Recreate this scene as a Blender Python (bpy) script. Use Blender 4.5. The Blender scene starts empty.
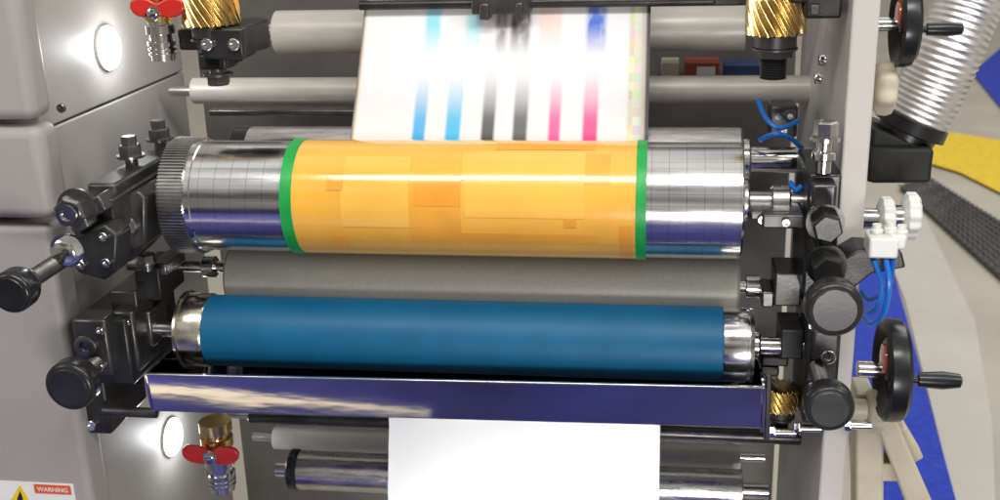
import bpy, bmesh, math, random
from math import sin, cos, pi, radians
from mathutils import Vector, Matrix
random.seed(3)
SC = bpy.context.scene; COL = SC.collection
# ---------------------------------------------------------------- camera
F = 1130.0; TH = radians(8.5); PT = radians(18.5); RO = .030; D = 1.13
fwd = Vector((-sin(TH)*cos(PT), cos(TH)*cos(PT), -sin(PT)))
r0 = Vector((cos(TH), sin(TH), 0)); u0 = r0.cross(fwd)
RT = r0*cos(RO) - u0*sin(RO); UP = u0*cos(RO) + r0*sin(RO)
C = -D*fwd
cam = bpy.data.cameras.new('camera'); co = bpy.data.objects.new('camera', cam); COL.objects.link(co)
cam.sensor_width = 36; cam.lens = F*36/1000; cam.clip_start = .01; cam.clip_end = 200
cam.dof.use_dof = True; cam.dof.focus_distance = 1.09; cam.dof.aperture_fstop = 9
M4 = Matrix.Identity(4)
for i in range(3):
    M4[i][0] = RT[i]; M4[i][1] = UP[i]; M4[i][2] = -fwd[i]; M4[i][3] = C[i]
co.matrix_world = M4; SC.camera = co
def ray(px, py): return fwd + RT*((px-500)/F) + UP*((250-py)/F)
def W(px, py, y): d = ray(px, py); return C + d*((y-C.y)/d.y)
def onx(px, py, x): d = ray(px, py); return C + d*((x-C.x)/d.x)
def onz(px, py, z): d = ray(px, py); return C + d*((z-C.z)/d.z)
def X(px, y, z):
    u = (px-500)/F; q = Vector((0, y, z)) - C; q.x = -C.x
    return -(q.dot(RT) - u*q.dot(fwd))/(RT.x - u*fwd.x)
def mpp(p): return (p-C).dot(fwd)/F

# ---------------------------------------------------------------- materials
def nd(nt, t, **kw):
    n = nt.nodes.new(t)
    for k, v in kw.items(): setattr(n, k, v)
    return n
def pm(name, col, rough=.5, metal=0., nscale=60., namt=.12, bump=0., bscale=300., coat=0., rvar=.1, stretch=(1, 1, 1), spec=None):
    m = bpy.data.materials.new(name); m.use_nodes = True; nt = m.node_tree; L = nt.links
    b = nt.nodes['Principled BSDF']
    b.inputs['Metallic'].default_value = metal
    if coat: b.inputs['Coat Weight'].default_value = coat; b.inputs['Coat Roughness'].default_value = .08
    if spec is not None: b.inputs['Specular IOR Level'].default_value = spec
    tc = nd(nt, 'ShaderNodeTexCoord'); mp = nd(nt, 'ShaderNodeMapping'); mp.inputs['Scale'].default_value = stretch
    L.new(tc.outputs['Object'], mp.inputs['Vector'])
    n = nd(nt, 'ShaderNodeTexNoise'); n.inputs['Scale'].default_value = nscale; n.inputs['Detail'].default_value = 6
    L.new(mp.outputs[0], n.inputs['Vector'])
    r = nd(nt, 'ShaderNodeValToRGB'); e = r.color_ramp.elements
    e[0].position = .3; e[1].position = .7
    e[0].color = (*[max(0, c*(1-namt)) for c in col], 1); e[1].color = (*[min(1, c*(1+namt)) for c in col], 1)
    L.new(n.outputs['Fac'], r.inputs[0]); L.new(r.outputs[0], b.inputs['Base Color'])
    mr = nd(nt, 'ShaderNodeMapRange'); mr.inputs[1].default_value = .3; mr.inputs[2].default_value = .7
    mr.inputs[3].default_value = max(.02, rough-rvar); mr.inputs[4].default_value = min(1, rough+rvar)
    n2 = nd(nt, 'ShaderNodeTexNoise'); n2.inputs['Scale'].default_value = nscale*.37; n2.inputs['Detail'].default_value = 8
    L.new(mp.outputs[0], n2.inputs['Vector']); L.new(n2.outputs['Fac'], mr.inputs[0]); L.new(mr.outputs[0], b.inputs['Roughness'])
    if bump:
        n3 = nd(nt, 'ShaderNodeTexNoise'); n3.inputs['Scale'].default_value = bscale; n3.inputs['Detail'].default_value = 4
        L.new(mp.outputs[0], n3.inputs['Vector'])
        bp = nd(nt, 'ShaderNodeBump'); bp.inputs['Strength'].default_value = bump; bp.inputs['Distance'].default_value = .002
        L.new(n3.outputs['Fac'], bp.inputs['Height']); L.new(bp.outputs[0], b.inputs['Normal'])
    return m
paint = pm('grey_paint', (.385, .36, .335), .5, 0, 9, .06, .06, 500, spec=.35)
paint2 = pm('cover_paint', (.345, .325, .308), .5, 0, 7, .06, .06, 500, spec=.35)
paint3 = pm('pale_frame_paint', (.51, .485, .45), .45, 0, 9, .06, .06, 500)
dark = pm('blackened_steel', (.040, .039, .038), .32, .6, 30, .4, .08, 400)
dark2 = pm('dark_block_steel', (.09, .087, .084), .32, .75, 40, .3, .06, 300)
gun = pm('gunmetal', (.19, .185, .18), .28, .9, 40, .2, .05, 300)
knobm = pm('knob_black', (.028, .027, .027), .3, .3, 30, .2, .03, 300)
gearm = pm('gear_steel', (.36, .35, .335), .3, .95, 60, .2, .05, 300)
black = pm('black_plastic', (.012, .012, .013), .25, 0, 40, .2)
blackm = pm('matt_black', (.012, .012, .012), .6, 0, 40, .2)
chrome = pm('bright_steel', (.70, .69, .67), .16, 1, 40, .10, .02, 500)
steel = pm('ground_steel', (.60, .58, .55), .26, 1, 50, .18, .05, 400, stretch=(1, 6, 6))
worn = pm('worn_collar_steel', (.66, .60, .50), .22, 1, 45, .3, .12, 90)
brass = pm('brass', (.82, .60, .24), .2, 1, 60, .2, .03, 300)
beige = pm('beige_plastic', (.56, .50, .38), .4, 0, 30, .08)
white = pm('white_plastic', (.70, .70, .66), .35, 0, 30, .06)
red = pm('red_enamel', (.55, .02, .012), .28, 0, 40, .2, coat=.5)
roll_lt = pm('pale_roller', (.46, .43, .385), .38, .1, 30, .06, stretch=(1, 5, 5))
anilox = pm('anilox_grey', (.34, .325, .285), .42, 0, 220, .05, .05, 1500, rvar=.03)
bluer = pm('blue_rubber', (.0, .095, .21), .5, 0, 25, .10, .04, 900, rvar=.06, spec=.4)
yellow = pm('yellow_film', (.87, .445, .055), .2, 0, 12, .08, .14, 40, coat=.8)
orange = pm('orange_film', (.82, .345, .035), .22, 0, 18, .10, .1, 60, coat=.6)
orange2 = pm('amber_film', (.845, .385, .042), .2, 0, 18, .08, .1, 60, coat=.7)
yel2 = pm('light_yellow_film', (.885, .485, .075), .18, 0, 16, .06, .1, 60, coat=.8)
green = pm('green_tape', (.01, .33, .06), .35, 0, 40, .15, .1, 200)
trayb = pm('tray_steel', (.36, .355, .41), .05, 1, 10, .22, .10, 9, rvar=.015, stretch=(.5, 1, 2))
foil = pm('duct_foil', (.78, .77, .75), .36, .9, 120, .10, .06, 420)
bluehose = pm('blue_hose', (.01, .16, .60), .25, 0, 40, .1)
redglass = pm('red_indicator', (.75, .09, .02), .15, 0, 40, .1, coat=1)
floorm = pm('floor_grey', (.47, .425, .355), .6, 0, 3, .10, .1, 60)
stripm = pm('floor_pale', (.56, .53, .475), .5, 0, 4, .06, .05, 60)
carpet = pm('blue_carpet', (.02, .05, .45), .85, 0, 60, .2, .4, 500)
carpet2 = pm('navy_carpet', (.014, .016, .115), .85, 0, 2.0, .8, .4, 500)
tan = pm('streak_tan', (.92, .74, .48), .6, 0, 4, .25)  # for the added floor band that the tray mirrors as a streak
matm = pm('black_mat', (.035, .035, .036), .55, 0, 25, .3)
tread = pm('mat_rubber', (.10, .098, .095), .5, 0, 25, .2)
yelf = pm('yellow_carpet', (.80, .56, .03), .7, 0, 30, .12)
wht = pm('sticker_white', (.8, .8, .78), .4, 0, 30, .02)
sred = pm('sticker_red', (.72, .11, .02), .4, 0, 30, .02)
syel = pm('sticker_yellow', (.85, .6, .02), .4, 0, 30, .02)
back = pm('back_plate', (.095, .088, .08), .6, 0, 10, .25)
goldp = pm('paper_plain', (.90, .905, .91), .5, 0, 6, .01)

def emis(name, col, s):
    m = bpy.data.materials.new(name); m.use_nodes = True; nt = m.node_tree
    e = nd(nt, 'ShaderNodeEmission'); e.inputs[0].default_value = (*col, 1); e.inputs[1].default_value = s
    nt.links.new(e.outputs[0], nt.nodes['Material Output'].inputs[0]); return m
glow = emis('lamp_glow', (.93, .97, 1), 10)

def grid_steel():
    m = bpy.data.materials.new('engraved_steel'); m.use_nodes = True; nt = m.node_tree; L = nt.links
    b = nt.nodes['Principled BSDF']; b.inputs['Metallic'].default_value = 1
    tc = nd(nt, 'ShaderNodeTexCoord'); sp = nd(nt, 'ShaderNodeSeparateXYZ'); L.new(tc.outputs['Object'], sp.inputs[0])
    def math_(op, a, bb=None):
        n = nd(nt, 'ShaderNodeMath', operation=op)
        for i, v in enumerate((a, bb)):
            if v is None: continue
            if isinstance(v, (int, float)): n.inputs[i].default_value = v
            else: L.new(v, n.inputs[i])
        return n.outputs[0]
    ang = math_('ARCTAN2', sp.outputs['Z'], sp.outputs['Y'])
    fa = math_('FRACT', math_('MULTIPLY', math_('ADD', ang, 10.), 32/(2*pi)))
    fx = math_('FRACT', math_('MULTIPLY', math_('ADD', sp.outputs['X'], 5.), 1/.0165))
    ln = math_('MULTIPLY', math_('MAXIMUM', math_('LESS_THAN', fa, .055), math_('LESS_THAN', fx, .04)), .55)
    n = nd(nt, 'ShaderNodeTexNoise'); n.inputs['Scale'].default_value = 40; n.inputs['Detail'].default_value = 8
    mp = nd(nt, 'ShaderNodeMapping'); mp.inputs['Scale'].default_value = (.5, 5, 5); L.new(tc.outputs['Object'], mp.inputs[0]); L.new(mp.outputs[0], n.inputs['Vector'])
    r = nd(nt, 'ShaderNodeValToRGB'); r.color_ramp.elements[0].color = (.58, .58, .575, 1); r.color_ramp.elements[1].color = (.85, .85, .84, 1)
    L.new(n.outputs[0], r.inputs[0])
    mx = nd(nt, 'ShaderNodeMix', data_type='RGBA'); L.new(ln, mx.inputs['Factor']); L.new(r.outputs[0], mx.inputs['A']); mx.inputs['B'].default_value = (.34, .28, .20, 1)
    L.new(mx.outputs['Result'], b.inputs['Base Color'])
    mr = nd(nt, 'ShaderNodeMapRange'); mr.inputs[3].default_value = .10; mr.inputs[4].default_value = .25
    L.new(n.outputs[0], mr.inputs[0]); L.new(mr.outputs[0], b.inputs['Roughness'])
    return m
gridm = grid_steel()

# ---------------------------------------------------------------- mesh builder
OFF = {}
class MB:
    def __init__(s): s.bm = bmesh.new()
    def box(s, c, sz, rot=None):
        m = Matrix.Translation(c) @ (rot.to_4x4() if rot else Matrix.Identity(4)) @ Matrix.Diagonal((*sz, 1))
        bmesh.ops.create_cube(s.bm, size=1, matrix=m); return s
    def px(s, px, py, w, h, y0, dep, rot=0):
        c = W(px, py, y0); k = mpp(c)
        R = Matrix.Rotation(radians(rot), 3, 'Y') if rot else None
        return s.box(c + Vector((0, dep/2, 0)), (w*k/cos(TH), dep, h*k/cos(PT)), R)
    def lathe(s, p, ax, prof, n=40, fn=None):
        ax = Vector(ax).normalized(); a = ax.orthogonal().normalized(); b = ax.cross(a); p = Vector(p)
        rings = []
        for (t, r) in prof:
            ring = []
            for i in range(n):
                th = 2*pi*i/n; rr = r*(fn(t, th) if fn else 1)
                ring.append(s.bm.verts.new(p + ax*t + (a*cos(th) + b*sin(th))*rr))
            rings.append(ring)
        for q in range(len(rings)-1):
            for i in range(n):
                j = (i+1) % n; s.bm.faces.new((rings[q][i], rings[q][j], rings[q+1][j], rings[q+1][i]))
        s.bm.faces.new(list(reversed(rings[0]))); s.bm.faces.new(rings[-1]); return s
    def cyl(s, p0, p1, r, r1=None, n=32, ch=.0):
        p0 = Vector(p0); p1 = Vector(p1); L = (p1-p0).length; r1 = r if r1 is None else r1
        prof = [(0, r), (L, r1)] if not ch else [(0, r-ch), (ch, r), (L-ch, r1), (L, r1-ch)]
        return s.lathe(p0, p1-p0, prof, n)
    def tube(s, pts, r, n=12, rf=None):
        pts = [Vector(p) for p in pts]; up = Vector((.13, .2, .97)); rings = []
        for i, p in enumerate(pts):
            t = (pts[min(i+1, len(pts)-1)] - pts[max(i-1, 0)]).normalized()
            a = up - t*up.dot(t)
            if a.length < .05: a = t.orthogonal()
            a.normalize(); b = t.cross(a); up = a
            rr = r*(rf(i) if rf else 1)
            rings.append([s.bm.verts.new(p + (a*cos(2*pi*k/n) + b*sin(2*pi*k/n))*rr) for k in range(n)])
        for q in range(len(rings)-1):
            for i in range(n):
                j = (i+1) % n; s.bm.faces.new((rings[q][i], rings[q][j], rings[q+1][j], rings[q+1][i]))
        s.bm.faces.new(list(reversed(rings[0]))); s.bm.faces.new(rings[-1]); return s
    def prism(s, pts, vec):
        vec = Vector(vec); a = [s.bm.verts.new(p) for p in pts]; b = [s.bm.verts.new(Vector(p)+vec) for p in pts]; n = len(pts)
        for i in range(n): s.bm.faces.new((a[i], a[(i+1) % n], b[(i+1) % n], b[i]))
        s.bm.faces.new(list(reversed(a))); s.bm.faces.new(b); return s
    def pprism(s, pts, y0, dep): return s.prism([W(a, b, y0) for a, b in pts], (0, dep, 0))
    def hexb(s, p, ax, r, h, wash=True):
        ax = Vector(ax).normalized(); p = Vector(p)
        if wash: s.cyl(p, p+ax*h*.2, r*1.25, n=24)
        s.lathe(p+ax*h*.2, ax, [(0, r), (h*.7, r), (h*.8, r*.85)], 6)
        return s
    def cap(s, p, ax, r, h):
        ax = Vector(ax).normalized(); p = Vector(p)
        s.lathe(p, ax, [(0, r), (h*.85, r), (h, r*.88), (h, r*.5), (h*.5, r*.48)], 24); return s
    def curved(s, cy, cz, r, x0, x1, a0, a1, n=24, th=.0006):
        g = []
        for i in range(n+1):
            a = radians(a0+(a1-a0)*i/n)
            g.append([[s.bm.verts.new((x, cy-cos(a)*rr, cz+sin(a)*rr)) for rr in (r, r+th)] for x in (x0, x1)])
        for i in range(n):
            A, B = g[i], g[i+1]
            s.bm.faces.new((A[0][1], A[1][1], B[1][1], B[0][1]))
            s.bm.faces.new((A[0][0], A[0][1], B[0][1], B[0][0])); s.bm.faces.new((A[1][0], A[1][1], B[1][1], B[1][0]))
        s.bm.faces.new((g[0][0][0], g[0][0][1], g[0][1][1], g[0][1][0])); s.bm.faces.new((g[n][0][0], g[n][0][1], g[n][1][1], g[n][1][0]))
        return s
    def build(s, name, mat, parent=None, bevel=0., ang=35, seg=2):
        bmesh.ops.recalc_face_normals(s.bm, faces=s.bm.faces)
        off = OFF.get(parent.name, Vector((0, 0, 0))) if parent else None
        o_loc = Vector((0, 0, 0))
        if parent is None:
            n = len(s.bm.verts); o_loc = sum((v.co for v in s.bm.verts), Vector())/n; off = o_loc
        for v in s.bm.verts: v.co -= off
        me = bpy.data.meshes.new(name); s.bm.to_mesh(me); s.bm.free()
        me.polygons.foreach_set('use_smooth', [True]*len(me.polygons)); me.set_sharp_from_angle(angle=radians(ang))
        me.materials.append(mat)
        o = bpy.data.objects.new(name, me); COL.objects.link(o)
        if parent: o.parent = parent
        else: o.location = o_loc
        OFF[o.name] = off
        if bevel:
            md = o.modifiers.new('bevel', 'BEVEL'); md.width = bevel; md.segments = seg; md.limit_method = 'ANGLE'; md.angle_limit = radians(40)
        return o
def tag(o, label, cat, group=None, kind=None):
    if label: o['label'] = label
    if cat: o['category'] = cat
    if group: o['group'] = group
    if kind: o['kind'] = kind
    return o
def thing(name, loc, label, cat, group=None):
    o = bpy.data.objects.new(name, None); COL.objects.link(o); o.location = loc; o.empty_display_size = .02
    OFF[o.name] = Vector(loc); return tag(o, label, cat, group)
def dup(root, loc, label, scale=1, rot=None):
    r = root.copy(); COL.objects.link(r); r.location = loc; r['label'] = label; r.scale = (scale,)*3
    if rot: r.rotation_euler = rot
    OFF[r.name] = Vector(loc)
    for ch in list(root.children):
        c = ch.copy(); COL.objects.link(c); c.parent = r
        for g in list(ch.children):
            d = g.copy(); COL.objects.link(d); d.parent = c
    return r

YF = -.02
# ---------------------------------------------------------------- left cabinet
XL = W(73, 337, YF).x
zs = W(48, 132, YF).z
cab = thing('press_cabinet', (XL-.1, .1, -.3), 'pale grey press cabinet forming the left side wall of the machine', 'cabinet')
MB().box((XL-.015, .16, zs+.3+.001), (.03, .36, .6)).build('upper_wall_panel', paint, cab, .002)
MB().box((XL-.015, .16, zs-.35-.001), (.03, .36, .7)).build('lower_wall_panel', paint, cab, .002)
MB().box((XL-.026, .16, zs), (.04, .34, .01)).build('seam_filler', blackm, cab)
def cover(name, pxr, pyr, pyt, pyb, y0, rad):
    xr = W(pxr, pyr, y0).x; zt = W(pxr, pyt, y0).z; zb = W(pxr, pyb, y0).z
    return MB().box(((xr-.45+xr)/2-.0, y0+.02, (zt+zb)/2), (.45, .04, zt-zb)).build(name, paint2, cab, rad, seg=5)
cover('upper_cover', 25, 60, -80, 122, -.075, .012)
cover('middle_cover', 45, 170, 127, 221, -.07, .012)
cover('lower_cover', 66, 340, 227, 640, -.062, .008)
MB().box((XL-.25, .1, -.05), (.435, .24, 1.2)).build('cabinet_body', paint, cab, .003)
for (a, c) in ((62, 108), (72, 470)):
    MB().cap(W(a, c, YF-.0005), (0, -1, 0), .0045, .003).build('panel_screw', gun, cab)
def rect_px(a, b, c, d, y, th=.0004):
    p = [W(a, d, y), W(c, d, y), W(c, b, y), W(a, b, y)]
    z0, z1, x0, x1 = min(q.z for q in p), max(q.z for q in p), min(q.x for q in p), max(q.x for q in p)
    return MB().box(((x0+x1)/2, y+th/2, (z0+z1)/2), (x1-x0, th, z1-z0))
stk = rect_px(4, 484, 73, 530, -.0628).build('warning_sticker', wht, cab)
rect_px(35, 486, 70, 493, -.0634).build('sticker_header', sred, stk)
MB().prism([W(20, 485, -.0634), W(33, 507, -.0634), W(7, 507, -.0634)], (0, .0004, 0)).build('sticker_triangle', syel, stk)
MB().prism([W(20, 491, -.0638), W(23, 499, -.0638), W(20, 504, -.0638), W(17, 499, -.0638)], (0, .0003, 0)).build('sticker_symbol', blackm, stk)
def text(body, size, loc, mat, parent, name):
    cu = bpy.data.curves.new(name, 'FONT'); cu.body = body; cu.size = size; cu.align_x = 'CENTER'; cu.align_y = 'CENTER'; cu.offset = .00012
    o = bpy.data.objects.new(name, cu); COL.objects.link(o)
    bpy.context.view_layer.update()
    me = bpy.data.meshes.new_from_object(o.evaluated_get(bpy.context.evaluated_depsgraph_get()))
    COL.objects.unlink(o); bpy.data.objects.remove(o)
    q = bpy.data.objects.new(name, me); COL.objects.link(q); me.materials.clear(); me.materials.append(mat)
    for v in me.vertices:
        x, y = v.co.x, v.co.y; v.co = Vector((x, 0, y)) + Vector(loc) - OFF[parent.name]
    q.parent = parent; OFF[q.name] = OFF[parent.name]; return q
text('WARNING', .0073, W(52.5, 490, -.0638), wht, stk, 'sticker_lettering')

# ---------------------------------------------------------------- right side frame
xr0 = W(836, 250, YF).x; xr1 = W(862, 250, YF).x
fr = thing('press_side_frame', ((xr0+xr1)/2, .16, -.5), 'pale grey upright side frame plate at the right of the rollers', 'frame')
MB().box(((xr0+xr1)/2, .16, -.1), (xr1-xr0, .36, 1.4)).build('frame_plate', paint3, fr, .002)
for (a, c) in ((821, 78), (826, 60)):
    MB().cap(onx(a, c, xr0), (-1, 0, 0), .006, .007).build('frame_screw', chrome, fr)
bk = MB().box((XL/2+xr0/2, .40, -.2), (xr0-XL+.0, .02, 1.0)).build('back_panel', back, None, .002)
tag(bk, 'dark back panel seen in the gaps behind the rollers', 'panel')

# ---------------------------------------------------------------- wall lamps
def wlamp(px, py):
    p = onx(px, py, XL)
    l = bpy.data.lights.new('wall_lamp_light', 'POINT'); l.energy = .3; l.shadow_soft_size = .012; l.color = (.93, .97, 1)
    o = bpy.data.objects.new('wall_lamp_light', l); COL.objects.link(o); o.location = p+Vector((.024, 0, 0))
    return p
p = wlamp(106, 48)
lamp = thing('wall_lamp', p, 'lit round white lamp on the wall beside the upper valve', 'lamp')
MB().lathe(p, (1, 0, 0), [(0, .0252), (.002, .0252), (.003, .0248), (.003, .023)], 40).build('lamp_ring', white, lamp)
MB().lathe(p+Vector((.0032, 0, 0)), (1, 0, 0), [(0, .0247), (.004, .022), (.008, .014), (.009, .003)], 40).build('lamp_lens', glow, lamp)
dup(lamp, wlamp(170, 437), 'lit round white lamp half hidden below the left end of the tray')

# ---------------------------------------------------------------- plate cylinder (yellow)
YY = .02; cY = W(470, 198, YY); rY = 56.5*mpp(cY); zY = cY.z
def xx(px): return X(px, YY, zY)
pc = thing('print_cylinder', (xx(470), YY, zY), 'large steel print cylinder wrapped in yellow film with green tape edges', 'roller')
MB().lathe((xx(206), YY, zY), (1, 0, 0), [(0, rY*.97), (.002, rY), (xx(741)-xx(206)-.002, rY), (xx(741)-xx(206), rY*.97)], 128).build('cylinder_body', gridm, pc)
NT = 104
def teeth(t, th):
    f = (th*NT/(2*pi)) % 1
    return 1.0 if .25 < f < .75 else .965
MB().lathe((xx(180), YY, zY), (1, 0, 0), [(0, rY*1.03), (.0015, rY*1.07), (xx(205)-xx(180), rY*1.07)], NT*6, teeth).build('drive_gear', gearm, pc, ang=25)
MB().lathe((xx(205), YY, zY), (1, 0, 0), [(0, rY*1.02), (.006, rY*1.02), (.007, rY*1.0)], 96).build('gear_flange', chrome, pc)
MB().lathe((xx(180)-.003, YY, zY), (1, 0, 0), [(0, rY*.7), (.003, rY*.72), (.02, rY*.72)], 64).build('gear_hub', steel, pc)
MB().curved(YY, zY, rY, xx(304), xx(641), -110, 200, 90, .0014).build('film_wrap', yellow, pc, ang=60)
for a, c in ((298, 309), (637, 647)):
    MB().curved(YY, zY, rY+.0005, xx(a), xx(c), -110, 200, 90, .0016).build('edge_tape', green, pc, ang=60)
def pa(py): return 22 + math.degrees(math.asin(max(-1, min(1, (198-py)/58.))))
def patch(a, b_, c, d, mat, lift):
    MB().curved(YY, zY, rY+.0014+lift, xx(a), xx(c), pa(d), pa(b_), 24, .00025).build('tape_patch', mat, pc, ang=60)
patch(421, 183, 470, 244, orange2, .0003); patch(426, 190, 470, 212, orange, .0007)
patch(358, 163, 421, 187, yel2, .0002); patch(470, 158, 588, 187, yel2, .0006)
patch(343, 182, 358, 198, orange, .0006)
patch(356, 187, 421, 232, yel2, .0002)
patch(500, 143, 596, 155, orange2, .0002)
patch(588, 160, 612, 190, orange2, .0002); patch(622, 228, 634, 254, orange, .0005)
patch(474, 187, 588, 222, yel2, .0002)
patch(569, 222, 580, 230, orange, .0003); patch(344, 240, 358, 250, orange2, .0003)
patch(425, 236, 600, 244, orange2, .0001)
MB().cyl((xx(741), YY, zY), (xx(803), YY, zY), .0095, ch=.001).cyl((xx(770), YY, zY), (xx(790), YY, zY), .0155, ch=.002).cyl((xx(741), YY, zY), (xx(749), YY, zY), .02, ch=.002).build('shaft', steel, pc)
MB().cyl((xx(130), YY, zY), (xx(180), YY, zY), .012).build('shaft', steel, pc)

# ---------------------------------------------------------------- impression roller behind
YI = .115; cI = W(470, 158, YI); zI = cI.z; rI = 31*mpp(cI)
def xi(px): return X(px, YI, zI)
im = thing('impression_roller', (xi(480), YI, zI), 'dark steel roller peeping out behind the yellow cylinder', 'roller')
MB().lathe((xi(252), YI, zI), (1, 0, 0), [(0, rI*.95), (.002, rI), (xi(741)-xi(252)-.002, rI), (xi(741)-xi(252), rI*.95)], 80).build('roller_body', steel, im)
MB().lathe((xi(236), YI, zI), (1, 0, 0), [(0, rI*.9), (.004, rI*1.02), (.02, rI*1.02)], 80).build('end_cap', black, im)
MB().cyl((xi(741), YI, zI), (xi(812), YI, zI), .0135, ch=.001).cyl((xi(741), YI, zI), (xi(750), YI, zI), .022, ch=.002).build('shaft', chrome, im)
MB().cyl((xi(195), YI, zI), (xi(236), YI, zI), .0135, ch=.001).build('shaft', chrome, im)

# ---------------------------------------------------------------- grey transfer roller
YG = .055; cG = W(485, 281, YG); zG = cG.z; rG = 33*mpp(cG)
def xg(px): return X(px, YG, zG)
gr = thing('metering_roller', (xg(485), YG, zG), 'matt grey roller lying between the yellow cylinder and the blue roller', 'roller')
MB().lathe((xg(234), YG, zG), (1, 0, 0), [(0, rG*.93), (.003, rG), (xg(738)-xg(234)-.003, rG), (xg(738)-xg(234), rG*.93)], 80).build('roller_body', anilox, gr)
MB().cyl((xg(130), YG, zG+.01), (xg(234), YG, zG+.01), .0065).cyl((xg(205), YG, zG+.01), (xg(217), YG, zG+.01), .012, ch=.001).build('shaft', chrome, gr)
MB().cyl((xg(738), YG, zG), (xg(812), YG, zG), .0065).cyl((xg(745), YG, zG), (xg(760), YG, zG), .012, ch=.001).build('shaft', chrome, gr)

# ---------------------------------------------------------------- blue roller
YB = 0.; cB = W(465, 337, YB); zB = cB.z; rB = 36.5*mpp(cB)
def xb(px): return X(px, YB, zB)
br = thing('ink_roller', (xb(465), YB, zB), 'deep blue rubber roller with bright metal collars above the tray', 'roller')
MB().lathe((xb(213), YB, zB), (1, 0, 0), [(0, rB*.98), (.001, rB), (xb(722)-xb(213)-.001, rB), (xb(722)-xb(213), rB*.98)], 96).build('rubber_sleeve', bluer, br)
L_ = xb(214)-xb(188)
MB().lathe((xb(188), YB, zB), (1, 0, 0), [(.02, rB*.6), (.012, rB*.95), (0, rB*.98), (0, rB*1.10), (.003, rB*1.11), (.004, rB*1.05), (L_-.002, rB*1.04), (L_, rB*1.01)], 96).build('end_collar', worn, br)
L_ = xb(752)-xb(722)
MB().lathe((xb(722), YB, zB), (1, 0, 0), [(0, rB*.99), (.001, rB*1.0), (L_*.78, rB*1.0), (L_*.8, rB*.95), (L_*.86, rB*.95), (L_*.88, rB*1.0), (L_, rB*.98), (L_, rB*.3)], 96).build('end_collar', chrome, br)
MB().cyl((xb(120), YB, zB), (xb(196), YB, zB), .0085).build('shaft', steel, br)
MB().cyl((xb(752), YB, zB), (xb(812), YB, zB), .0095, ch=.001).cyl((xb(752), YB, zB), (xb(760), YB, zB), .014, ch=.002).build('shaft', chrome, br)

# ---------------------------------------------------------------- ink tray
yt = -.06
zt = W(455, 382, yt).z; zb_ = W(455, 424, yt).z
x0, x1 = X(147, yt, zt), X(763, yt, zt)
tr = thing('ink_tray', ((x0+x1)/2, 0, zb_), 'long polished steel tray with navy reflections below the blue roller', 'tray')
th = .002
prof = [(yt, zt), (yt+.002, zb_+.004), (yt+.010, zb_), (.08, zb_), (.085, zt), (.085-th, zt), (.08-th, zb_+th), (yt+.010+th, zb_+th), (yt+.002+th, zb_+.006), (yt+th, zt)]
MB().prism([Vector((x0, a, c)) for a, c in prof], (x1-x0, 0, 0)).build('pan_body', trayb, tr, .0006)
MB().box(((x0+x1)/2, yt+.0005, zt+.001), (x1-x0+.004, .004, .002)).build('front_lip', chrome, tr, .0008)
for xa in (x0-.0015, x1+.0015):
    MB().prism([Vector((xa-.0015, a, c)) for a, c in ((yt-.001, zt+.001), (yt+.002, zb_-.001), (.08, zb_-.001), (.086, zt+.001))], (.003, 0, 0)).build('end_plate', trayb, tr, .0006)
MB().px(768, 414, 5, 66, yt+.01, .01).build('tray_hook', dark, tr, .001)
tr.rotation_euler = (0, -.013, 0)

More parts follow.
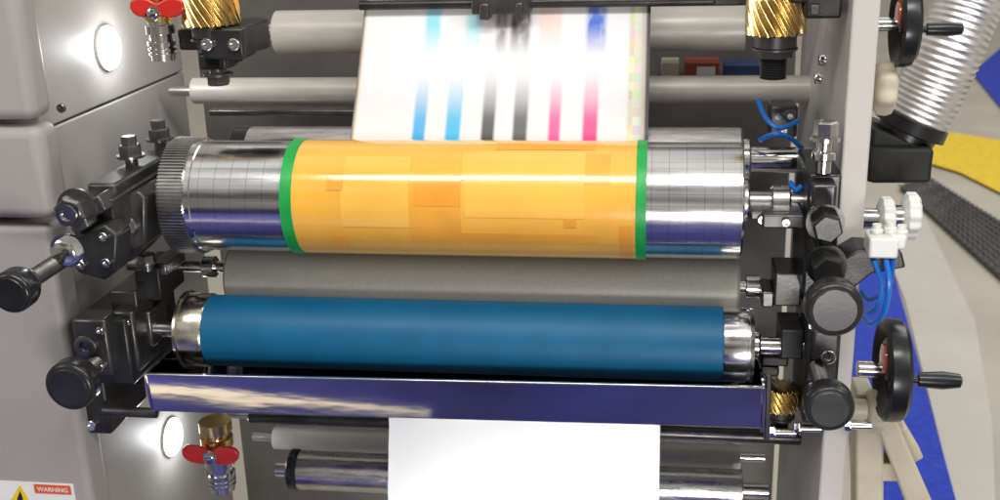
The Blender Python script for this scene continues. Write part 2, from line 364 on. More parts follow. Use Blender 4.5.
# ---------------------------------------------------------------- paper webs
def web_mat():
    m = bpy.data.materials.new('printed_paper'); m.use_nodes = True; nt = m.node_tree; L = nt.links
    b = nt.nodes['Principled BSDF']; b.inputs['Roughness'].default_value = .45
    uv = nd(nt, 'ShaderNodeUVMap'); sp = nd(nt, 'ShaderNodeSeparateXYZ'); L.new(uv.outputs[0], sp.inputs[0])
    def ramp(stops, src, interp='LINEAR'):
        r = nd(nt, 'ShaderNodeValToRGB'); r.color_ramp.interpolation = interp; e = r.color_ramp.elements
        while len(e) < len(stops): e.new(.5)
        for i, (p_, c_) in enumerate(stops): e[i].position = p_; e[i].color = (*c_, 1)
        L.new(src, r.inputs[0]); return r.outputs[0]
    wc = (.77, .77, .79)
    def bars(lst, s=.006):
        st = [(0, wc)]
        for a, c, col in lst: st += [(a-s, wc), (a+s, col), (c-s, col), (c+s, wc)]
        return st
    bl = (.02, .018, .02); mg = (.80, .0, .22)
    A = ramp(bars([(.213, .255, (.0, .38, .75)), (.325, .375, (.0, .45, .78)), (.447, .490, bl), (.553, .600, (.05, .05, .055)), (.672, .710, (.85, .05, .28)), (.785, .833, mg)], .005), sp.outputs[0])
    B = ramp(bars([(.225, .28, (.25, .65, .88)), (.37, .42, (.40, .72, .92)), (.475, .51, (.10, .06, .05)), (.525, .59, (.04, .022, .018)), (.62, .70, (.80, .60, .55)), (.785, .85, (.03, .12, .6)), ], .008), sp.outputs[0])
    G = ramp([(0, (.12, .12, .12)), (.006, (.35, .25, .2)), (.010, (.72, .66, .5)), (.018, (.77, .77, .78)), (.035, wc), (.925, wc), (.935, (.66, .68, .45)), (.95, (.74, .68, .5)), (.965, (.60, .66, .55)), (.985, (.5, .4, .35)), (.990, (.03, .03, .03)), (1, (.03, .03, .03))], sp.outputs[0])
    fa = ramp([(.18, (1, 1, 1)), (.29, (.85, .85, .85)), (.37, (.45, .45, .45)), (.46, (.14, .14, .14)), (.54, (.03, .03, .03)), (.60, (0, 0, 0))], sp.outputs[1])
    fb = ramp([(.56, (0, 0, 0)), (.64, (.55, .55, .55)), (.71, (1, 1, 1)), (.82, (.7, .7, .7)), (.9, (.9, .9, .9))], sp.outputs[1])
    mpn = nd(nt, 'ShaderNodeMapping'); mpn.inputs['Scale'].default_value = (1, .35, 1); L.new(uv.outputs[0], mpn.inputs[0])
    n = nd(nt, 'ShaderNodeTexNoise'); n.inputs['Scale'].default_value = 22; n.inputs['Detail'].default_value = 2; L.new(mpn.outputs[0], n.inputs['Vector'])
    nr = ramp([(.32, (.4, .4, .4)), (.48, (1, 1, 1))], n.outputs[0])
    vv = nd(nt, 'ShaderNodeTexVoronoi', distance='CHEBYCHEV'); vv.inputs['Scale'].default_value = 26; vv.inputs['Randomness'].default_value = .2; L.new(uv.outputs[0], vv.inputs['Vector'])
    def mix(f, a, c, mode='MIX'):
        x = nd(nt, 'ShaderNodeMix', data_type='RGBA', blend_type=mode)
        if isinstance(f, (int, float)): x.inputs['Factor'].default_value = f
        else: L.new(f, x.inputs['Factor'])
        for k, v in (('A', a), ('B', c)):
            if isinstance(v, tuple): x.inputs[k].default_value = (*v, 1)
            else: L.new(v, x.inputs[k])
        return x.outputs['Result']
    mm = nd(nt, 'ShaderNodeMath', operation='MULTIPLY'); L.new(fb, mm.inputs[0]); L.new(nr, mm.inputs[1])
    a_ = mix(fa, wc, A); b_ = mix(mm.outputs[0], a_, B); c_ = mix(1.0, b_, G, 'DARKEN')
    gm = ramp([(.930, (0, 0, 0)), (.935, (.22, .22, .22)), (.970, (.22, .22, .22)), (.975, (0, 0, 0))], sp.outputs[0])
    d_ = mix(gm, c_, vv.outputs['Color'])
    L.new(d_, b.inputs['Base Color']); return m
def web(name, path, xa, xb_, mat):
    bm = bmesh.new(); uvl = bm.loops.layers.uv.new('UVMap'); nx = 8
    Ls = [0]
    for i in range(1, len(path)): Ls.append(Ls[-1] + (Vector(path[i])-Vector(path[i-1])).length)
    g = [[bm.verts.new((xa+(xb_-xa)*k/nx, q[0], q[1])) for k in range(nx+1)] for q in path]
    for i in range(len(path)-1):
        for k in range(nx):
            f = bm.faces.new((g[i][k], g[i][k+1], g[i+1][k+1], g[i+1][k]))
            for lp, (ii, kk) in zip(f.loops, ((i, k), (i, k+1), (i+1, k+1), (i+1, k))): lp[uvl].uv = (kk/nx, 1-Ls[ii]/Ls[-1])
    ce = Vector(((xa+xb_)/2, path[len(path)//2][0], path[len(path)//2][1]))
    for v in bm.verts: v.co -= ce
    me = bpy.data.meshes.new(name); bm.to_mesh(me); bm.free(); me.materials.append(mat)
    me.polygons.foreach_set('use_smooth', [True]*len(me.polygons))
    o = bpy.data.objects.new(name, me); COL.objects.link(o); o.location = ce; return o
pb = W(498, 140, .085); ptp = W(511, -8, .19); pt2 = W(512, -40, .21)
xa = X(350, pb.y, pb.z); xbb = X(648, pb.y, pb.z)
path = [(pt2.y, pt2.z), (ptp.y, ptp.z)]
for i in range(1, 11):
    t = i/10; path.append((ptp.y+(pb.y-ptp.y)*t, ptp.z+(pb.z-ptp.z)*t - .004*sin(pi*t)))
path += [(pb.y-.003, pb.z-.02), (pb.y-.002, pb.z-.05)]
wu = web('paper_web', path, xa, xbb, web_mat())
tag(wu, 'white paper web printed with cyan, black and magenta bars above the yellow cylinder', 'paper')
pl = W(525, 430, .10); x2, x3 = X(389, pl.y, pl.z), X(660, pl.y, pl.z)
pe = W(522, 540, .07)
wl = web('paper_web', [(pl.y+.01, pl.z+.10), (pl.y+.002, pl.z+.05), (pl.y, pl.z), (pe.y+.004, pe.z+.05), (pe.y, pe.z)], x2, x3, goldp)
tag(wl, 'blank white paper web running below the tray', 'paper')

# ---------------------------------------------------------------- rods and rollers at the top and bottom
def xrod(name, pxa, pxb, py, y, rpx, mat, label, cat='roller', caps=None, group=None):
    c = W((pxa+pxb)/2, py, y); r = rpx*mpp(c); a, b_ = X(pxa, y, c.z), X(pxb, y, c.z)
    t = thing(name, ((a+b_)/2, y, c.z), label, cat, group)
    MB().cyl((a, y, c.z), (b_, y, c.z), r, n=64, ch=r*.06).build('roller_body', mat, t)
    MB().cyl((a-.03, y, c.z), (a, y, c.z), r*.4).build('axle', chrome, t)
    MB().cyl((b_, y, c.z), (b_+.03, y, c.z), r*.4).build('axle', chrome, t)
    if caps: MB().cyl((a-.012, y, c.z), (a-.0005, y, c.z), r*1.06, n=64, ch=.002).build('end_cap', caps, t)
    return t
xrod('guide_roller', 277, 745, 30, .27, 22, roll_lt, 'pale wide roller behind the paper at the top of the machine')
xrod('guide_roller', 194, 828, 90, .25, 13.5, roll_lt, 'slim pale tie roller just above the yellow cylinder')
xrod('lower_guide_roller', 275, 740, 447, .24, 12, roll_lt, 'slim pale roller behind the white paper below the tray')
xrod('lower_print_roller', 300, 742, 480, .15, 20, steel, 'polished steel roller at the bottom edge behind the white paper', caps=black)
gb = thing('guide_bar', W(600, 2, .17), 'dark guide bar with a clamp across the very top of the paper', 'bar')
c = W(600, 2, .17); MB().cyl((X(360, .17, c.z), .17, c.z), (X(842, .17, c.z), .17, c.z), .0055).build('bar_rod', dark, gb)
MB().px(500, 4, 58, 20, .15, .03).px(484, 12, 10, 16, .147, .03).px(519, 12, 8, 18, .147, .03).build('bar_clamp', dark2, gb, .002)
MB().px(760, -1, 90, 12, .16, .02).build('bar_carrier', dark, gb, .002)
le = MB().px(300, 113, 190, 6, .2, .03).build('support_ledge', dark2, None, .002); tag(le, 'dark narrow ledge behind the left end of the yellow cylinder', 'ledge')
xrod('spreader_bar', 250, 800, 427, .14, 7, dark, 'dark bar running directly below the tray', 'bar')
ib = thing('backdrop_box', W(702, 74, .34), 'red and white stand-in box for blurred background right of the printed paper', 'box')  # added boxes stand in for blurred background seen through the press
MB().px(702, 72, 34, 18, .33, .04).build('box_body', pm('box_red', (.35, .06, .04), .5, 0, 30, .2), ib, .001)
MB().px(706, 71, 18, 8, .3292, .001).build('box_patch', wht, ib)
o = MB().px(742, 73, 34, 15, .335, .04).build('backdrop_box', pm('box_blue', (.03, .07, .2), .4, 0, 30, .1), None, .001); tag(o, 'blue stand-in box for blurred background beside the red and white box', 'box')  # added box in place of the blue floor seen through the gap
o = MB().px(670, 72, 18, 18, .335, .04).build('backdrop_box', pm('box_cream', (.5, .46, .36), .4, 0, 30, .1), None, .001); tag(o, 'cream stand-in box for blurred background touching the paper edge', 'box')

# ---------------------------------------------------------------- brass gears
def helix(n, tw, dep):
    return lambda t, th: 1 - dep*(.5+.5*cos(n*th + tw*t))
p = W(776, 15, .03)
bg = thing('brass_gear', p, 'brass helical gear at the top right beside the frame', 'gear', 'brass gears')
k = mpp(p); R_ = 30*k; H = 19*k
MB().lathe(p-Vector((0, 0, H)), (0, 0, 1), [(0, R_*.88)]+[(H*2*(i+.5)/32, R_) for i in range(0, 32)]+[(H*2, R_*.88)], 280, helix(20, 480, .17)).build('gear_teeth', brass, bg, ang=80)
MB().cyl(p-Vector((0, 0, H+.012)), p-Vector((0, 0, H)), R_*.72, n=40).build('gear_collar', dark2, bg, .001)
prof = [(0, R_*.3)]
for i in range(12): prof += [(.001+i*.0024, R_*.46), (.0022+i*.0024, R_*.40)]
MB().lathe(p-Vector((0, 0, H+.042)), (0, 0, 1), prof, 32).build('threaded_stud', dark, bg)
MB().hexb(p-Vector((0, 0, H+.012)), (0, 0, -1), R_*.62, .010).build('lock_nut', dark2, bg)
dup(bg, W(210, 6, .03), 'brass helical gear at the top left above the black block', 1.04)
dup(bg, W(781, 397, .0), 'brass helical gear at the right end of the tray', .68)

# ---------------------------------------------------------------- ball valves
def valve(p, s):
    v = thing('ball_valve', p, '', 'valve', None)
    prof = [(0, .8)]
    for (dz, r) in ((.0, .95), (.35, .95), (.36, 1.08), (.5, 1.08), (.51, .95), (.62, .95), (.63, 1.1), (.8, 1.1), (.81, .95), (.95, .95), (.96, 1.12), (1.25, 1.12), (1.26, .9), (1.7, .9), (1.75, 1.15), (2.3, 1.15), (2.35, .95), (2.6, .95)):
        prof.append((dz*s, r))
    MB().lathe(p, (0, 0, 1), [(a, r*s*.8) for a, r in prof], 40).build('valve_body', chrome, v)
    MB().lathe(p+Vector((0, 0, 2.6*s)), (0, 0, 1), [(0, s*.85), (.5*s, s*.85), (.55*s, s*1.0), (1.1*s, s*1.0), (1.15*s, .8*s), (1.5*s, .8*s), (1.55*s, 1.0*s), (2.2*s, 1.0*s)], 24).build('valve_neck', brass, v)
    q = p + Vector((0, -s*1.0, 2.95*s))
    MB().cyl(p+Vector((0, 0, 2.95*s)), q+Vector((0, -.3*s, 0)), s*.35).build('valve_stem', brass, v)
    h = MB(); pts = []
    for i in range(64):
        a = 2*pi*i/64; r = s*(.62+1.35*abs(cos(a))**1.6 - .15*abs(cos(a))**14)
        pts.append(q+Vector((r*cos(a), -.3*s, r*sin(a)*.62+.22*s*abs(cos(a))**2)))
    h.prism(pts, (0, s*.3, 0))
    h.build('valve_handle', red, v, .0016, seg=3)
    MB().hexb(q+Vector((0, -.3*s, 0)), (0, -1, 0), s*.35, s*.3).build('handle_nut', chrome, v)
    return v
k = mpp(W(164, 60, .03))
v1 = valve(W(164, 60, .02), 15*k); tag(v1, 'chrome ball valve with red handle beside the upper wall lamp', 'valve', 'ball valves')
dup(v1, W(223, 489, .05), 'chrome ball valve with red butterfly handle below the tray', 1.22)
for ch in v1.children:
    if ch.name.startswith('valve_handle'): ch.location = (.008, 0, .007)
    if ch.name.startswith('handle_nut'): ch.location = (.004, 0, .004)

# ---------------------------------------------------------------- knob with screw (axis towards the front)
def knob(name, p, yb, r, label, mat=dark2, th=.022, group='adjusting knobs', shaft=.0085):
    t = thing(name, p, label, 'knob', group)
    MB().lathe(p, (0, 1, 0), [(0, r*.84), (.001, r*.92), (.003, r*.985), (.005, r), (th-.004, r), (th-.001, r*.96), (th, r*.9)], 96).build('knob_disc', mat, t, ang=40)
    MB().lathe(p+Vector((0, -.0006, 0)), (0, 1, 0), [(0, r*.74), (.0012, r*.80), (.003, r*.82)], 64).build('knob_face', mat, t)
    q = Vector((p.x, yb, p.z)); L = yb-p.y-th; prof = [(0, shaft*.8)]; m = int(L/.0026)
    for i in range(m): prof += [(.0003+i*.0026, shaft), (.0016+i*.0026, shaft*.86)]
    MB().lathe(p+Vector((0, th, 0)), (0, 1, 0), prof, 28).build('screw_shaft', dark2, t, ang=20)
    MB().cyl(p+Vector((0, th, 0)), p+Vector((0, th+.012, 0)), shaft*1.5, n=24, ch=.001).build('knob_boss', gun, t)
    return t
knob('clamp_knob', W(9, 294, -.19), -.06, 22*mpp(W(12, 294, -.19)), 'black adjusting knob on long screw at the far left edge', black)
knob('clamp_knob', W(68, 388, -.13), -.04, 26*mpp(W(68, 388, -.13)), 'large round adjusting knob at the lower left by the tray end', knobm)
knob('clamp_knob', W(835, 311, -.15), .0, 29*mpp(W(835, 311, -.15)), 'largest round adjusting knob on the right bracket', knobm)
knob('clamp_knob', W(830, 410, -.12), .0, 25*mpp(W(830, 410, -.12)), 'round adjusting knob at the lower right beside the tray end', knobm)

# ---------------------------------------------------------------- left upper bracket
lb = thing('bearing_bracket', W(100, 250, -.08), 'black steel bearing bracket carrying the gear end of the yellow cylinder', 'bracket')
MB().px(95, 230, 46, 62, -.085, .21).build('slide_rail', dark, lb, .003)
MB().px(102, 194, 30, 20, -.07, .17).build('rail_cap', dark2, lb, .003)
MB().px(112, 226, 14, 40, -.06, .06).build('rail_key', gun, lb, .002)
MB().pprism([(112, 200), (138, 190), (146, 200), (146, 246), (130, 262), (112, 266)], -.05, .05).build('bearing_housing', dark2, lb, .003)
MB().pprism([(72, 236), (104, 224), (118, 236), (116, 272), (104, 281), (78, 274), (66, 256)], -.105, .03).build('clamp_block', dark, lb, .003)
MB().px(86, 212, 42, 17, -.098, .035, -28).build('clamp_arm', dark2, lb, .002)
MB().px(78, 225, 20, 14, -.112, .02, -28).build('clamp_jaw', gun, lb, .002)
MB().px(138, 226, 14, 30, .0, .07).build('bearing_cap', dark, lb, .003)
q = W(128, 226, -.0505); MB().lathe(q, (0, -1, 0), [(-.002, .011), (.003, .011), (.0045, .009), (.0045, .005), (.0, .0045)], 40).build('bearing_ring', gun, lb)
p = W(63, 217, -.125)
MB().hexb(p+Vector((0, .03, 0)), (0, -1, 0), .016, .02).build('hex_bolt', gun, lb)
MB().lathe(p+Vector((0, .008, 0)), (0, -1, 0), [(0, .010), (.003, .010), (.003, .006), (-.002, .0055)], 32).build('bolt_socket', chrome, lb)
MB().cyl(p+Vector((0, .03, 0)), p+Vector((0, .08, 0)), .009).build('bolt_shank', chrome, lb)
p = W(62, 254, -.115)
MB().hexb(p+Vector((0, .012, 0)), (0, -1, 0), .0135, .012).build('lock_nut', chrome, lb)
for (a, c, y) in ((131, 157, -.0), (160, 140, .07)):
    q = W(a, c, y); bb = MB(); bb.cyl(q-Vector((0, 0, .03)), q+Vector((0, 0, .006)), .0065).hexb(q, (0, 0, 1), .0115, .013)
    bb.lathe(q+Vector((0, 0, .013)), (0, 0, 1), [(0, .008), (.008, .008), (.009, .007)], 6); bb.build('hex_bolt', gun, lb)
for (a, c, y) in ((82, 264, -.1055), (107, 262, -.1055), (104, 236, -.1055)):
    MB().cap(W(a, c, y), (0, -1, 0), .0045, .004).build('cap_screw', chrome, lb)

# ---------------------------------------------------------------- left lower bracket
l2 = thing('bearing_bracket', W(110, 360, -.05), 'black steel bearing bracket at the left end of the blue roller', 'bracket')
MB().px(104, 352, 54, 68, -.06, .12).build('slide_rail', dark, l2, .003)
MB().px(92, 404, 32, 64, -.045, .09).build('bracket_foot', dark, l2, .003)
MB().px(92, 348, 36, 58, -.072, .03).build('bearing_housing', dark2, l2, .003)
MB().px(126, 342, 22, 62, -.05, .05).build('bearing_cap', dark2, l2, .003)
MB().px(148, 285, 26, 32, -.01, .06).build('clamp_block', dark, l2, .002)
MB().px(158, 270, 18, 12, .0, .05).build('clamp_block', gun, l2, .002)
MB().px(124, 304, 28, 26, -.035, .07).build('clamp_block', dark2, l2, .002)
MB().px(146, 330, 12, 36, -.02, .04).build('bearing_cap', gun, l2, .002)
q = W(86, 346, -.0725); MB().lathe(q, (0, -1, 0), [(-.002, .012), (.003, .012), (.004, .010), (.004, .006), (.0, .005)], 48).build('bearing_ring', gun, l2)
for (a, c, y, r) in ((101, 330, -.0725, .0045), (101, 366, -.0725, .0045), (127, 322, -.0505, .0045), (127, 362, -.0505, .0045), (92, 424, -.0455, .006)):
    MB().cap(W(a, c, y), (0, -1, 0), r, .005).build('cap_screw', chrome, l2)
a_ = W(104, 411, -.055); MB().cyl(a_, (x0+.002, a_.y, a_.z), .0055).build('tray_pin', dark2, l2)
q = W(148, 270, -.01); MB().cyl(q, q+Vector((0, 0, .012)), .006).hexb(q+Vector((0, 0, .008)), (0, 0, 1), .009, .01).build('hex_bolt', gun, l2)
blk = thing('gear_block', W(220, 50, .02), 'black block with bolt heads under the top left brass gear', 'block')
MB().px(222, 44, 44, 30, .01, .08).px(212, 62, 30, 16, .02, .05).px(190, 40, 26, 20, .03, .05).build('block_body', dark, blk, .003)
for a, c in ((235, 44), (208, 44)): MB().cap(W(a, c, .0095), (0, -1, 0), .006, .005).build('cap_screw', chrome, blk)
q = W(218, 73, .03); MB().cyl(q, q+Vector((0, 0, .02)), .008).hexb(q, (0, 0, -1), .012, .012).build('hex_bolt', dark2, blk)

# ---------------------------------------------------------------- right bracket
rb = thing('bearing_bracket', W(820, 300, -.03), 'black steel bearing bracket at the right ends of the rollers', 'bracket')
MB().px(822, 236, 32, 122, -.02, .1).build('upper_plate', dark, rb, .003)
MB().px(822, 372, 32, 110, -.03, .1).build('lower_plate', dark, rb, .003)
MB().px(783, 222, 40, 14, -.03, .06).px(775, 216, 48, 9, -.02, .05).build('bearing_shelf', dark2, rb, .002)
MB().px(826, 346, 26, 32, -.045, .03).build('bearing_housing', dark2, rb, .003)
MB().px(824, 203, 24, 36, -.035, .03).build('bearing_housing', dark2, rb, .003)
MB().px(792, 345, 22, 30, -.01, .05).build('bearing_cap', dark, rb, .002)
MB().px(788, 290, 26, 34, .02, .05).build('bearing_cap', dark2, rb, .002)
MB().px(768, 300, 12, 16, .02, .04).build('bearing_cap', gun, rb, .002)
MB().pprism([(838, 262), (858, 250), (902, 252), (906, 268), (872, 274), (852, 290), (838, 292)], -.06, .04).build('fork_arm', dark, rb, .002)
q = W(823, 172, -.02); MB().cyl(q, q+Vector((0, 0, .035)), .0075).cyl(q+Vector((0, 0, .012)), q+Vector((0, 0, .02)), .011, ch=.001).hexb(q+Vector((0, 0, .03)), (0, 0, 1), .011, .018).build('hex_bolt', chrome, rb)
for (a, c, y, r) in ((828, 229, -.09, .0135), (829, 272, -.105, .0145)):
    q = W(a, c, y); MB().hexb(q+Vector((0, .022, 0)), (0, -1, 0), r, .024).build('hex_bolt', dark, rb)
    MB().lathe(q+Vector((0, .001, 0)), (0, -1, 0), [(0, r*.62), (.002, r*.62), (.002, r*.4), (-.002, r*.36)], 32).build('bolt_socket', gun, rb)
    MB().cyl(q+Vector((0, .022, 0)), q+Vector((0, .09, 0)), r*.6).build('bolt_shank', chrome, rb)
for (a, c, y, r) in ((812, 325, -.0305, .004), (812, 385, -.0305, .0045), (828, 356, -.0455, .007), (762, 219, -.0205, .004), (786, 222, -.0305, .004), (812, 260, -.0205, .0045)):
    MB().cap(W(a, c, y), (0, -1, 0), r, .004).build('cap_screw', chrome, rb)
for (a, c) in ((775, 432), (800, 428), (850, 425)):
    q = W(a, c, -.02); MB().cyl(q, q+Vector((.02, 0, 0)), .004).hexb(q, (-1, 0, 0), .006, .006).build('adjust_screw', chrome, rb)
MB().px(775, 362, 26, 10, .0, .05).px(770, 372, 18, 9, .0, .04).build('wiper_block', dark, rb, .002)

ub = thing('gear_carrier', W(820, 10, .03), 'black carrier block between the top right brass gear and the frame', 'block')
MB().px(824, 5, 36, 26, .0, .1).px(800, -4, 20, 14, .0, .06).build('block_body', dark, ub, .003)
MB().px(815, 10, 9, 10, -.003, .02).build('block_lug', dark2, ub, .001)

# ---------------------------------------------------------------- handwheels (axis along x)
p = W(893, 370, .02)
hw = thing('handwheel', p, 'black handwheel with crank handle at the lower right', 'handwheel', 'black handwheels')
k = mpp(p); R_ = 52*k
MB().lathe(p-Vector((.006, 0, 0)), (1, 0, 0), [(.009, R_*.25), (.004, R_*.3), (.006, R_*.74), (-.002, R_*.84), (-.006, R_*.92), (-.003, R_*.99), (.004, R_), (.012, R_*.98), (.016, R_*.9), (.013, R_*.8), (.012, R_*.3)], 96).build('wheel_dish', black, hw)
MB().cyl(p-Vector((.035, 0, 0)), p+Vector((.016, 0, 0)), .0085, n=32, ch=.001).build('wheel_hub', chrome, hw)
dz = Vector((0, 0, .012))
MB().lathe(p+dz-Vector((.001, 0, 0)), (-1, 0, 0), [(0, .0215), (.006, .0215), (.008, .019)], 48).build('position_dial', dark2, hw)
MB().lathe(p+dz-Vector((.0092, 0, 0)), (-1, 0, 0), [(0, .0155), (.002, .015), (.003, .010)], 40).build('dial_glass', redglass, hw)
h0 = p+Vector((.010, -.01, -R_*.06-.002))
MB().lathe(h0, (1, 0, 0), [(0, .004), (.012, .004), (.0125, .0075), (.036, .009), (.052, .007), (.054, .004)], 32).build('crank_handle', black, hw)
dup(hw, W(906, 24, .03), 'black handwheel with crank handle at the upper right beside the duct', .76)

# ---------------------------------------------------------------- star knobs
p = W(886, 88, .03)
sk = thing('star_knob', p, 'beige lobed knob under the upper handwheel', 'knob', 'beige star knobs')
k = mpp(p); R_ = 28*k
star = lambda t, th: 1 - .14*(.5-.5*cos(7*th))
MB().lathe(p-Vector((.012, 0, 0)), (1, 0, 0), [(0, R_*.75), (.004, R_*.97), (.012, R_), (.017, R_*.93), (.02, R_*.7)], 140, star).build('knob_head', beige, sk, ang=50)
MB().cyl(p-Vector((.03, 0, 0)), p-Vector((.012, 0, 0)), R_*.45, n=32, ch=.001).build('knob_neck', beige, sk)
dup(sk, W(878, 410, .05), 'beige lobed knob behind the lower handwheel', .95)
p = W(884, 219, .02)
wk = thing('flow_knob', p, 'left of the two small white knobs beside the fork arm', 'knob', 'small white knobs')
k = mpp(p); R_ = 23*k
MB().lathe(p-Vector((.006, 0, 0)), (1, 0, 0), [(0, R_*.7), (.003, R_), (.011, R_), (.014, R_*.85)], 120, lambda t, th: 1-.08*(.5-.5*cos(12*th))).build('knob_head', white, wk, ang=50)
MB().cyl(p-Vector((.02, 0, 0)), p-Vector((.006, 0, 0)), R_*.45, n=24).build('knob_neck', chrome, wk)
dup(wk, W(909, 216, .02), 'right of the two small white knobs beside the fork arm', 1.05)

# ---------------------------------------------------------------- pneumatic fitting with blue hoses
pf = thing('air_fitting', W(886, 248, -.06), 'white air fitting with blue hoses on the fork arm', 'fitting')
MB().px(884, 249, 28, 20, -.075, .03).px(898, 243, 16, 14, -.07, .02).build('fitting_body', white, pf, .002)
for a, c in ((876, 239), (890, 237), (901, 240)):
    q = W(a, c, -.06); MB().cyl(q, q+Vector((0, 0, .010)), .0055, ch=.001).cyl(q+Vector((0, 0, .01)), q+Vector((0, 0, .014)), .004).build('push_connector', white, pf)
def bez(pts, n=24):
    pts = [Vector(p_) for p_ in pts]; out = []
    P = [pts[0]]+pts+[pts[-1]]
    for i in range(1, len(P)-2):
        for j in range(n):
            t = j/n; a, b_, c_, d = P[i-1], P[i], P[i+1], P[i+2]
            out.append(.5*((2*b_)+(c_-a)*t+(2*a-5*b_+4*c_-d)*t*t+(3*b_-a-3*c_+d)*t**3))
    out.append(pts[-1]); return out
for pts in (((886, 260, -.075), (889, 285, -.08), (884, 312, -.075), (872, 324, -.06), (862, 316, -.03)), ((874, 260, -.07), (882, 285, -.07), (878, 305, -.07), (868, 312, -.05), (858, 300, -.02)), ((893, 259, -.07), (890, 282, -.06), (882, 294, -.05), (870, 300, -.03), (862, 292, -.01))):
    MB().tube(bez([W(*q) for q in pts]), .0025, 10).build('air_hose', bluehose, pf)
for i, pts in enumerate((((758, 100, .12), (766, 118, .1), (780, 128, .09), (800, 120, .1)), ((760, 140, .1), (775, 134, .08), (790, 138, .09), (802, 148, .1)), ((790, 182, .03), (796, 190, .02), (802, 186, .02)))):
    o = MB().tube(bez([W(*q) for q in pts]), .0026, 10).build('air_hose', bluehose, None)
    tag(o, ['upper blue air hose in the dark gap beside the steel shafts', 'blue air hose just above the upper steel shaft', 'short blue air hose between the two steel shafts'][i], 'hose', 'blue air hoses')
gv = thing('valve_block', W(783, 125, .13), 'small black valve block in the gap above the upper steel shaft', 'block')
MB().px(784, 122, 26, 30, .13, .04).build('block_body', dark2, gv, .002)
for a, c in ((778, 116), (790, 116), (784, 130)): MB().cap(W(a, c, .1295), (0, -1, 0), .0035, .004).build('cap_screw', chrome, gv)

# ---------------------------------------------------------------- duct
du = thing('exhaust_duct', W(905, 130, .12), 'silver flexible exhaust duct curving down at the upper right', 'duct')
raw = bez([W(*q) for q in ((990, -60, .13), (972, -10, .13), (950, 45, .12), (930, 90, .12), (913, 122, .12))], 40)
# resample to even steps so that the ribs are regular
acc = [0.]
for i in range(1, len(raw)): acc.append(acc[-1] + (raw[i]-raw[i-1]).length)
N_ = 400; path = []
j = 0
for i in range(N_+1):
    s_ = acc[-1]*i/N_
    while j < len(acc)-2 and acc[j+1] < s_: j += 1
    f_ = (s_-acc[j])/max(1e-9, acc[j+1]-acc[j]); path.append(raw[j].lerp(raw[j+1], min(1, max(0, f_))))
ribs = acc[-1]/.0062
MB().tube(path, 34*mpp(path[150]), 56, lambda i: 1 + .024*sin(2*pi*ribs*i/N_) + .008*sin(i*.06)).build('flexible_tube', foil, du, ang=80)
e = path[-1]; dr = (path[-1]-path[-8]).normalized()
MB().lathe(e-dr*.004, dr, [(0, .036), (.012, .037), (.014, .030), (.05, .026)], 48).build('duct_collar', black, du)
MB().px(900, 166, 62, 34, .08, .1).pprism([(872, 128), (908, 140), (935, 150), (930, 184), (870, 184)], .09, .08).build('duct_elbow', blackm, du, .004)

# ---------------------------------------------------------------- cream bracket frame at lower right
ts = thing('support_trestle', W(895, 470, .1), 'cream metal support frame below the lower handwheel', 'stand')
MB().pprism([(856, 392), (874, 392), (884, 440), (884, 540), (856, 540)], .06, .04).build('frame_upright', beige, ts, .003)
MB().pprism([(874, 420), (896, 420), (940, 520), (912, 520)], .055, .04).build('frame_brace', beige, ts, .003)
MB().pprism([(880, 464), (906, 464), (912, 482), (880, 482)], .062, .03).build('frame_rung', beige, ts, .002)
MB().pprism([(894, 434), (906, 428), (924, 458), (914, 464)], .10, .03).build('frame_lug', beige, ts, .002)

# ---------------------------------------------------------------- floor
ZF = -.8
def sheet(name, pts, z, mat):
    return MB().prism([onz(a, c, z) for a, c in pts], (0, 0, -.003)).build(name, mat, None)
fl = MB().box((0, 5, ZF-.05), (60, 60, .1)).build('floor', floorm, None); tag(fl, 'grey hall floor', 'floor', kind='structure')
o = sheet('floor_band', [(880, 235), (918, 203), (975, 320), (992, 420), (996, 520), (965, 540), (905, 300)], ZF+.004, stripm); tag(o, 'pale smooth strip of floor', 'floor', kind='structure')
o = sheet('floor_carpet', [(870, 240), (888, 252), (906, 315), (964, 530), (860, 560), (840, 300)], ZF+.008, carpet); tag(o, 'bright blue carpet strip along the right foot of the machine', 'carpet')
o = sheet('floor_carpet', [(972, 72), (1010, 40), (1080, 140), (1010, 118)], ZF+.012, carpet); tag(o, 'bright blue carpet patch beyond the duct', 'carpet')
o = sheet('floor_carpet', [(918, 140), (950, 132), (1000, 140), (1060, 152), (1060, 215), (1000, 192), (960, 172), (920, 160)], ZF+.012, yelf); tag(o, 'yellow curved carpet patch at the right edge', 'carpet')
# floor in front of the machine, mirrored in the polished tray
o = MB().box((-.6, -2.4, ZF+.006), (3.4, 4.6, .008)).build('floor_carpet', carpet2, None); tag(o, 'navy carpet in front of the machine mirrored in the polished tray', 'carpet')
nf = Vector((0, -1, -.05)).normalized()
def refl(px, py):
    p_ = W(px, py, yt); d = ray(px, py); d = d - 2*d.dot(nf)*nf
    return p_ + d*((ZF+.014-p_.z)/d.z)
up_ = [(100, 388), (150, 384), (200, 386), (250, 394), (300, 395), (360, 400), (430, 408)]
lo_ = [(430, 412), (360, 407), (300, 404), (250, 403), (200, 396), (150, 393), (100, 398)]
o = MB().prism([refl(a, c) for a, c in up_+lo_], (0, 0, -.004)).build('floor_band', tan, None); tag(o, 'added tan floor band out of view, shaped for the streak mirrored in the tray', 'floor', kind='structure')  # unseen band added and outlined so its reflection draws the tray streak
fm = thing('floor_mat', onz(960, 225, ZF), 'black ribbed rubber mat on the floor at the right', 'mat')
A, B_, C_, D_ = (900, 186), (927, 176), (1060, 258), (1060, 330)
MB().prism([onz(a, c, ZF+.016) for a, c in (A, B_, C_, D_)], (0, 0, -.01)).build('mat_base', matm, fm)
bb = MB(); a, b_, c_, d_ = [onz(*q, ZF+.016) for q in (A, B_, C_, D_)]
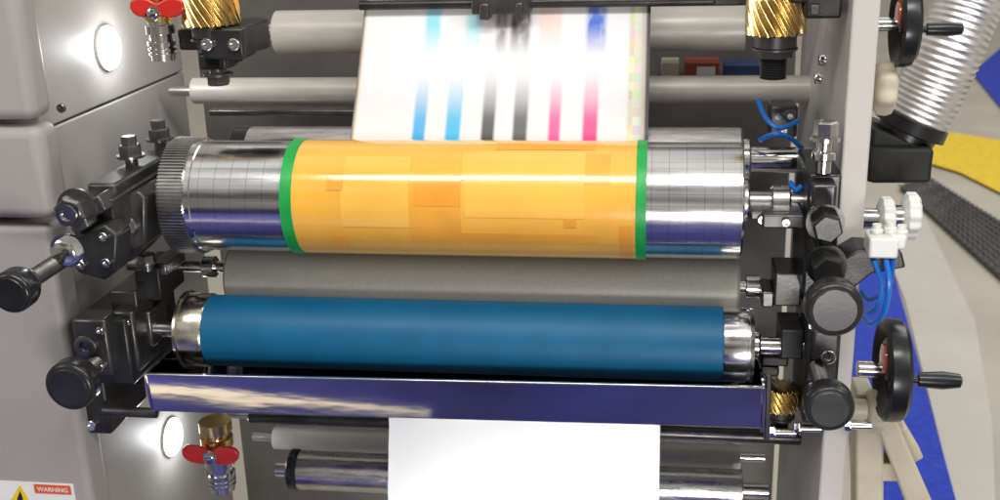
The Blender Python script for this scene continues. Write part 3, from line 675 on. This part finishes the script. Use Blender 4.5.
for i in range(60):
    for j in range(9):
        u = (i+.5)/60; v = (j+.5)/9
        q = (a*(1-v)+b_*v)*(1-u) + (d_*(1-v)+c_*v)*u
        if (i+j) % 2: bb.box(q+Vector((0, 0, .001)), (.035, .010, .0025), Matrix.Rotation(.9, 3, 'Z'))
        else: bb.box(q+Vector((0, 0, .001)), (.010, .035, .0025), Matrix.Rotation(.9, 3, 'Z'))
bb.build('mat_tread', tread, fm)

# ---------------------------------------------------------------- world and lamps
w = bpy.data.worlds.new('World'); SC.world = w; w.use_nodes = True; nt = w.node_tree; L = nt.links
bgn = nt.nodes['Background']; tc = nd(nt, 'ShaderNodeTexCoord'); sp = nd(nt, 'ShaderNodeSeparateXYZ'); L.new(tc.outputs['Generated'], sp.inputs[0])
mr = nd(nt, 'ShaderNodeMapRange'); mr.inputs[1].default_value = -1; mr.inputs[2].default_value = 1; L.new(sp.outputs[2], mr.inputs[0])
r = nd(nt, 'ShaderNodeValToRGB'); e = r.color_ramp.elements
st = [(0, (.10, .10, .12)), (.40, (.16, .16, .17)), (.49, (.30, .29, .27)), (.56, (.52, .51, .48)), (.63, (.14, .14, .14)), (.70, (.68, .67, .66)), (1, (.86, .85, .84))]
while len(e) < len(st): e.new(.5)
for i, (a, c) in enumerate(st): e[i].position = a; e[i].color = (*c, 1)
L.new(mr.outputs[0], r.inputs[0])
n = nd(nt, 'ShaderNodeTexNoise'); n.inputs['Scale'].default_value = 3.5; n.inputs['Detail'].default_value = 3; L.new(tc.outputs['Generated'], n.inputs['Vector'])
r2 = nd(nt, 'ShaderNodeValToRGB'); r2.color_ramp.elements[0].position = .4; r2.color_ramp.elements[1].position = .62
r2.color_ramp.elements[0].color = (.26, .26, .265, 1); r2.color_ramp.elements[1].color = (1.6, 1.59, 1.54, 1); L.new(n.outputs[0], r2.inputs[0])
mx = nd(nt, 'ShaderNodeMix', data_type='RGBA', blend_type='MULTIPLY'); mx.inputs['Factor'].default_value = 1
L.new(r.outputs[0], mx.inputs['A']); L.new(r2.outputs[0], mx.inputs['B']); L.new(mx.outputs['Result'], bgn.inputs[0]); bgn.inputs[1].default_value = .70
def area(name, loc, tgt, sx, sy, e_, col=(1, .98, .95), spread=180):
    l = bpy.data.lights.new(name, 'AREA'); l.shape = 'RECTANGLE'; l.size = sx; l.size_y = sy; l.energy = e_; l.color = col; l.spread = radians(spread)
    o = bpy.data.objects.new(name, l); COL.objects.link(o); o.location = loc
    o.rotation_euler = (Vector(tgt)-Vector(loc)).to_track_quat('-Z', 'Y').to_euler(); return o
area('key_lamp', (.1, -1.0, 1.5), (0, 0, 0), 1.6, .3, 23)
area('side_lamp', (-1.6, -1.2, .9), (0, 0, 0), .6, .6, 6)
area('right_lamp', (1.5, -.9, 1.2), (.2, 0, 0), .4, .6, 10)
area('low_fill', (.4, -1.5, -.35), (.05, .1, -.27), .5, .25, 9)  # added broad fill from below to brighten the lower paper
area('paper_fill_spot', (.25, -1.4, -.45), (.05, .1, -.45), .35, .12, .7, (1, .98, .95), 26)  # added narrow beam that whitens the paper under the tray
area('floor_fill', (-.8, -1.9, 2.2), (-.9, -1.4, -.8), .4, .4, 12, (1, .96, .9), 34)  # added light on the unseen front floor so the tray mirrors it brighter
area('hall_lamp', (2.6, 2.6, 3.0), (1.5, 2.5, -.8), 3, 3, 95)
SC.view_settings.view_transform = 'Standard'; SC.view_settings.look = 'None'; SC.view_settings.exposure = 0
